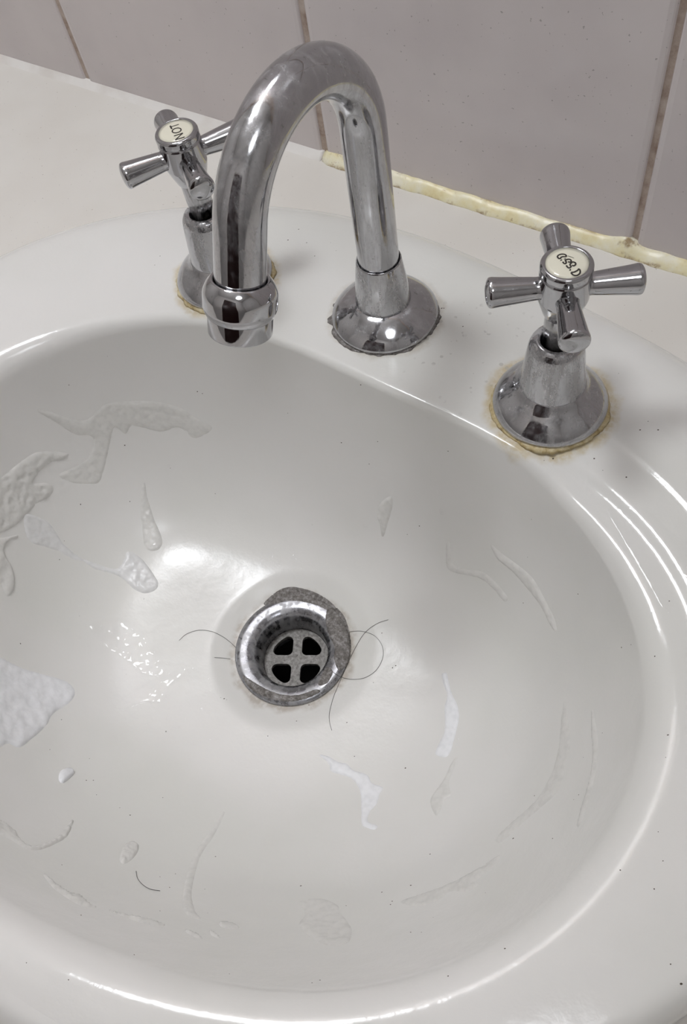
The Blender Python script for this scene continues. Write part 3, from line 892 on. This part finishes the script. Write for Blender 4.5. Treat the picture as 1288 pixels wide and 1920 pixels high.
# wet patch on the rim side that catches the light
def rip(px, py): return hit(px, py)
blob('water_film', [(1138, 958), (1165, 950), (1200, 950), (1232, 970), (1262, 1000), (1300, 1020), (1340, 1040), (1340, 1090), (1300, 1095), (1276, 1082), (1262, 1100), (1264, 1130), (1256, 1150), (1240, 1140), (1218, 1100), (1190, 1050), (1160, 1000)], 0.0004, 18, M_WATER,
     'rippled wet patch on the rim beyond the cold tap', 'water', G_W, 2.8, 0.22, 260)

# hairs
def hair(px, lab, rad=0.00011):
    pts = catmull([(a, b, 0) for a, b in px], 10)
    W = []
    for q in pts:
        best = DR_HIT(q.x, q.y)
        W.append(best)
    cen = sum(W, Vector()) / len(W)
    VV, FF = tube([q - cen for q in W], rad, 6)
    o = mesh_obj('hair', VV, FF, M_HAIR, loc=cen); tag(o, lab, 'hair', 'loose hairs lying in the basin'); return o
bpy.context.view_layer.update()
flm = fl.data
BV2 = BVHTree.FromPolygons([fl.matrix_world @ v.co for v in flm.vertices], [tuple(p_.vertices) for p_ in flm.polygons])
def fl_hit(px, py):
    d = ray_dir(px, py); L, Nn, i, ds = BV2.ray_cast(CAM, d)
    L2, N2 = hit(px, py)
    if L is None and L2 is None: return on_z(px, py, DRAIN.z - 0.004), Vector((0, 0, 1))
    if L is None or (L2 is not None and (L2 - CAM).length < ds): return L2, N2
    if Nn.dot(d) > 0: Nn = -Nn
    return L, Nn
def DR_HIT(px, py):
    L, Nn = fl_hit(px, py); return L + Nn * 0.00022
hair([(728, 1162), (706, 1170), (684, 1187), (668, 1212), (654, 1240), (640, 1272), (626, 1306), (618, 1336), (618, 1354), (622, 1370)], 'long dark hair running past the drain in an S curve')
hair([(614, 1252), (622, 1258), (636, 1268), (658, 1274), (684, 1271), (706, 1256), (718, 1232), (716, 1210), (702, 1192), (680, 1184), (662, 1184), (650, 1187)], 'dark hair curled in a round loop beside the drain')
hair([(336, 1201), (350, 1189), (372, 1182), (396, 1184), (416, 1193), (430, 1203), (442, 1214)], 'fine dark hair arching up to the splash side of the drain')
hair([(402, 1233), (416, 1234), (432, 1236)], 'very short hair stub touching the drain flange')
hair([(255, 1634), (258, 1648), (268, 1660), (282, 1668), (300, 1671)], 'short curved dark hair near the front rim')

# scum crusts on the drain flange
G = dict(surf=fl_hit)
for pl in ([(494, 1132), (520, 1108), (545, 1100), (575, 1105), (600, 1115), (622, 1130), (642, 1152), (624, 1150), (600, 1138), (570, 1129), (540, 1127), (515, 1133)],
           [(622, 1136), (642, 1150), (652, 1172), (658, 1200), (656, 1232), (646, 1252), (634, 1256), (626, 1236), (626, 1212), (616, 1190), (610, 1165), (612, 1146)],
           [(452, 1264), (472, 1276), (500, 1292), (530, 1302), (562, 1302), (592, 1292), (600, 1298), (570, 1312), (535, 1316), (500, 1308), (470, 1292)],
           [(604, 1262), (612, 1250), (624, 1258), (618, 1276), (608, 1284), (596, 1284)]):
    o = blob('scum_crust', pl, 0.0007, 6, M_CRUST, None, None, None, 2.6, 0.9, 420, True, **G)
    mw = o.location.copy(); o.parent = dr; o.location = mw - dr.location

# dirt specks on the glaze: too many and too small to pick apart
BS = []; BF = []
rs2 = random.Random(11)
spots = [(150, 307), (202, 330)] 
cand = [(181, 1490), (162, 1463), (175, 1463), (640, 830), (708, 828), (840, 846), (692, 870), (1037, 860), (1114, 860), (1130, 882), (760, 1440), (732, 1358), (1002, 1492), (1036, 1572), (732, 1696), (770, 1660), (790, 1748), (812, 1720), (649, 1698), (622, 1704), (650, 1768), (840, 1830), (502, 1380), (420, 1310), (414, 1308), (425, 1312), (556, 1352), (700, 1280), (742, 1248), (736, 1252), (1085, 1490), (910, 1674), (770, 1748), (962, 1572), (300, 1644), (318, 1664), (384, 1667), (404, 1606), (300, 1708), (152, 1716), (585, 1843), (430, 1826), (600, 1838), (1252, 1378), (1248, 1420), (1200, 806), (1215, 790), (1234, 806), (1160, 700), (880, 590), (868, 612), (846, 640), (912, 604), (832, 578), (828, 578), (818, 612), (450, 460), (560, 430), (575, 455), (540, 450), (590, 480), (630, 470), (620, 455), (300, 480), (290, 497)]
for (px, py) in cand + [(rs2.uniform(0, 1280), rs2.uniform(650, 1850)) for _ in range(70)]:
    L, Nn = hit(px, py)
    if L is None: continue
    r = rs2.uniform(0.00022, 0.0005)
    tq = Nn.orthogonal().normalized(); bq = Nn.cross(tq); b = len(BS); el = rs2.uniform(1, 1.6); a0 = rs2.uniform(0, 6)
    BS.append(L + Nn * r * 0.5)
    for k in range(7):
        a = 2 * PI * k / 7
        BS.append(L + (tq * math.cos(a + a0) * el + bq * math.sin(a + a0)) * r * rs2.uniform(0.8, 1.2) - Nn * 0.0001)
    for k in range(7): BF.append((b, b + 1 + k, b + 1 + (k + 1) % 7))
o = mesh_obj('dirt_specks', BS, BF, M_SPECK, basin); tag(o, 'scattered dark dirt specks', kind='stuff')

# ------------------------------------------------------------------ wall lamp and added ceiling fill lamp
def ceiling_fill_lamp(loc, power, label):  # added fitting out of view, gives weak frontal fill on the tiles
    cl = empty('ceiling_fill_lamp', loc)
    tag(cl, label, 'lamp')
    mesh_obj('base', *lathe([(0.24, 0.0), (0.24, -0.02), (0.22, -0.025)], 48), M_PLASTER, cl)
    mesh_obj('diffuser', *lathe([(0.23, -0.02), (0.225, -0.05), (0.17, -0.08), (0.09, -0.095), (0.001, -0.1)], 48), m_emit('fill_glow', (0.94, 0.965, 1.0, 1), power), cl)
wl = empty('wall_lamp', (-0.16, 0.0, 0.98))
tag(wl, 'opal globe wall lamp above the countertop', 'lamp')
VV, FF = lathe(rounded([(0.055, 0.0), (0.055, 0.012), (0.04, 0.018), (0.0001, 0.018)], 0.003), 40)
mesh_obj('backplate', [Matrix.Rotation(PI / 2, 4, 'X') @ q for q in VV], FF, M_CHR, wl)
mesh_obj('arm', *tube([Vector((0, -0.015, 0)), Vector((0, -0.05, 0)), Vector((0, -0.08, 0))], 0.012, 20), M_CHR, wl)
VV, FF = lathe([(0.11 * math.sin(PI * i / 20) + 0.0001, 0.11 * math.cos(PI * i / 20)) for i in range(21)], 40)
mesh_obj('globe', [q + Vector((0, -0.18, 0)) for q in VV], FF, m_emit('globe_glow', (0.94, 0.968, 1.0, 1), LAMP_A), wl)
ceiling_fill_lamp((0.75, -0.75, ZC), LAMP_FILL, 'round opal ceiling lamp added as fill light for the tiled wall')
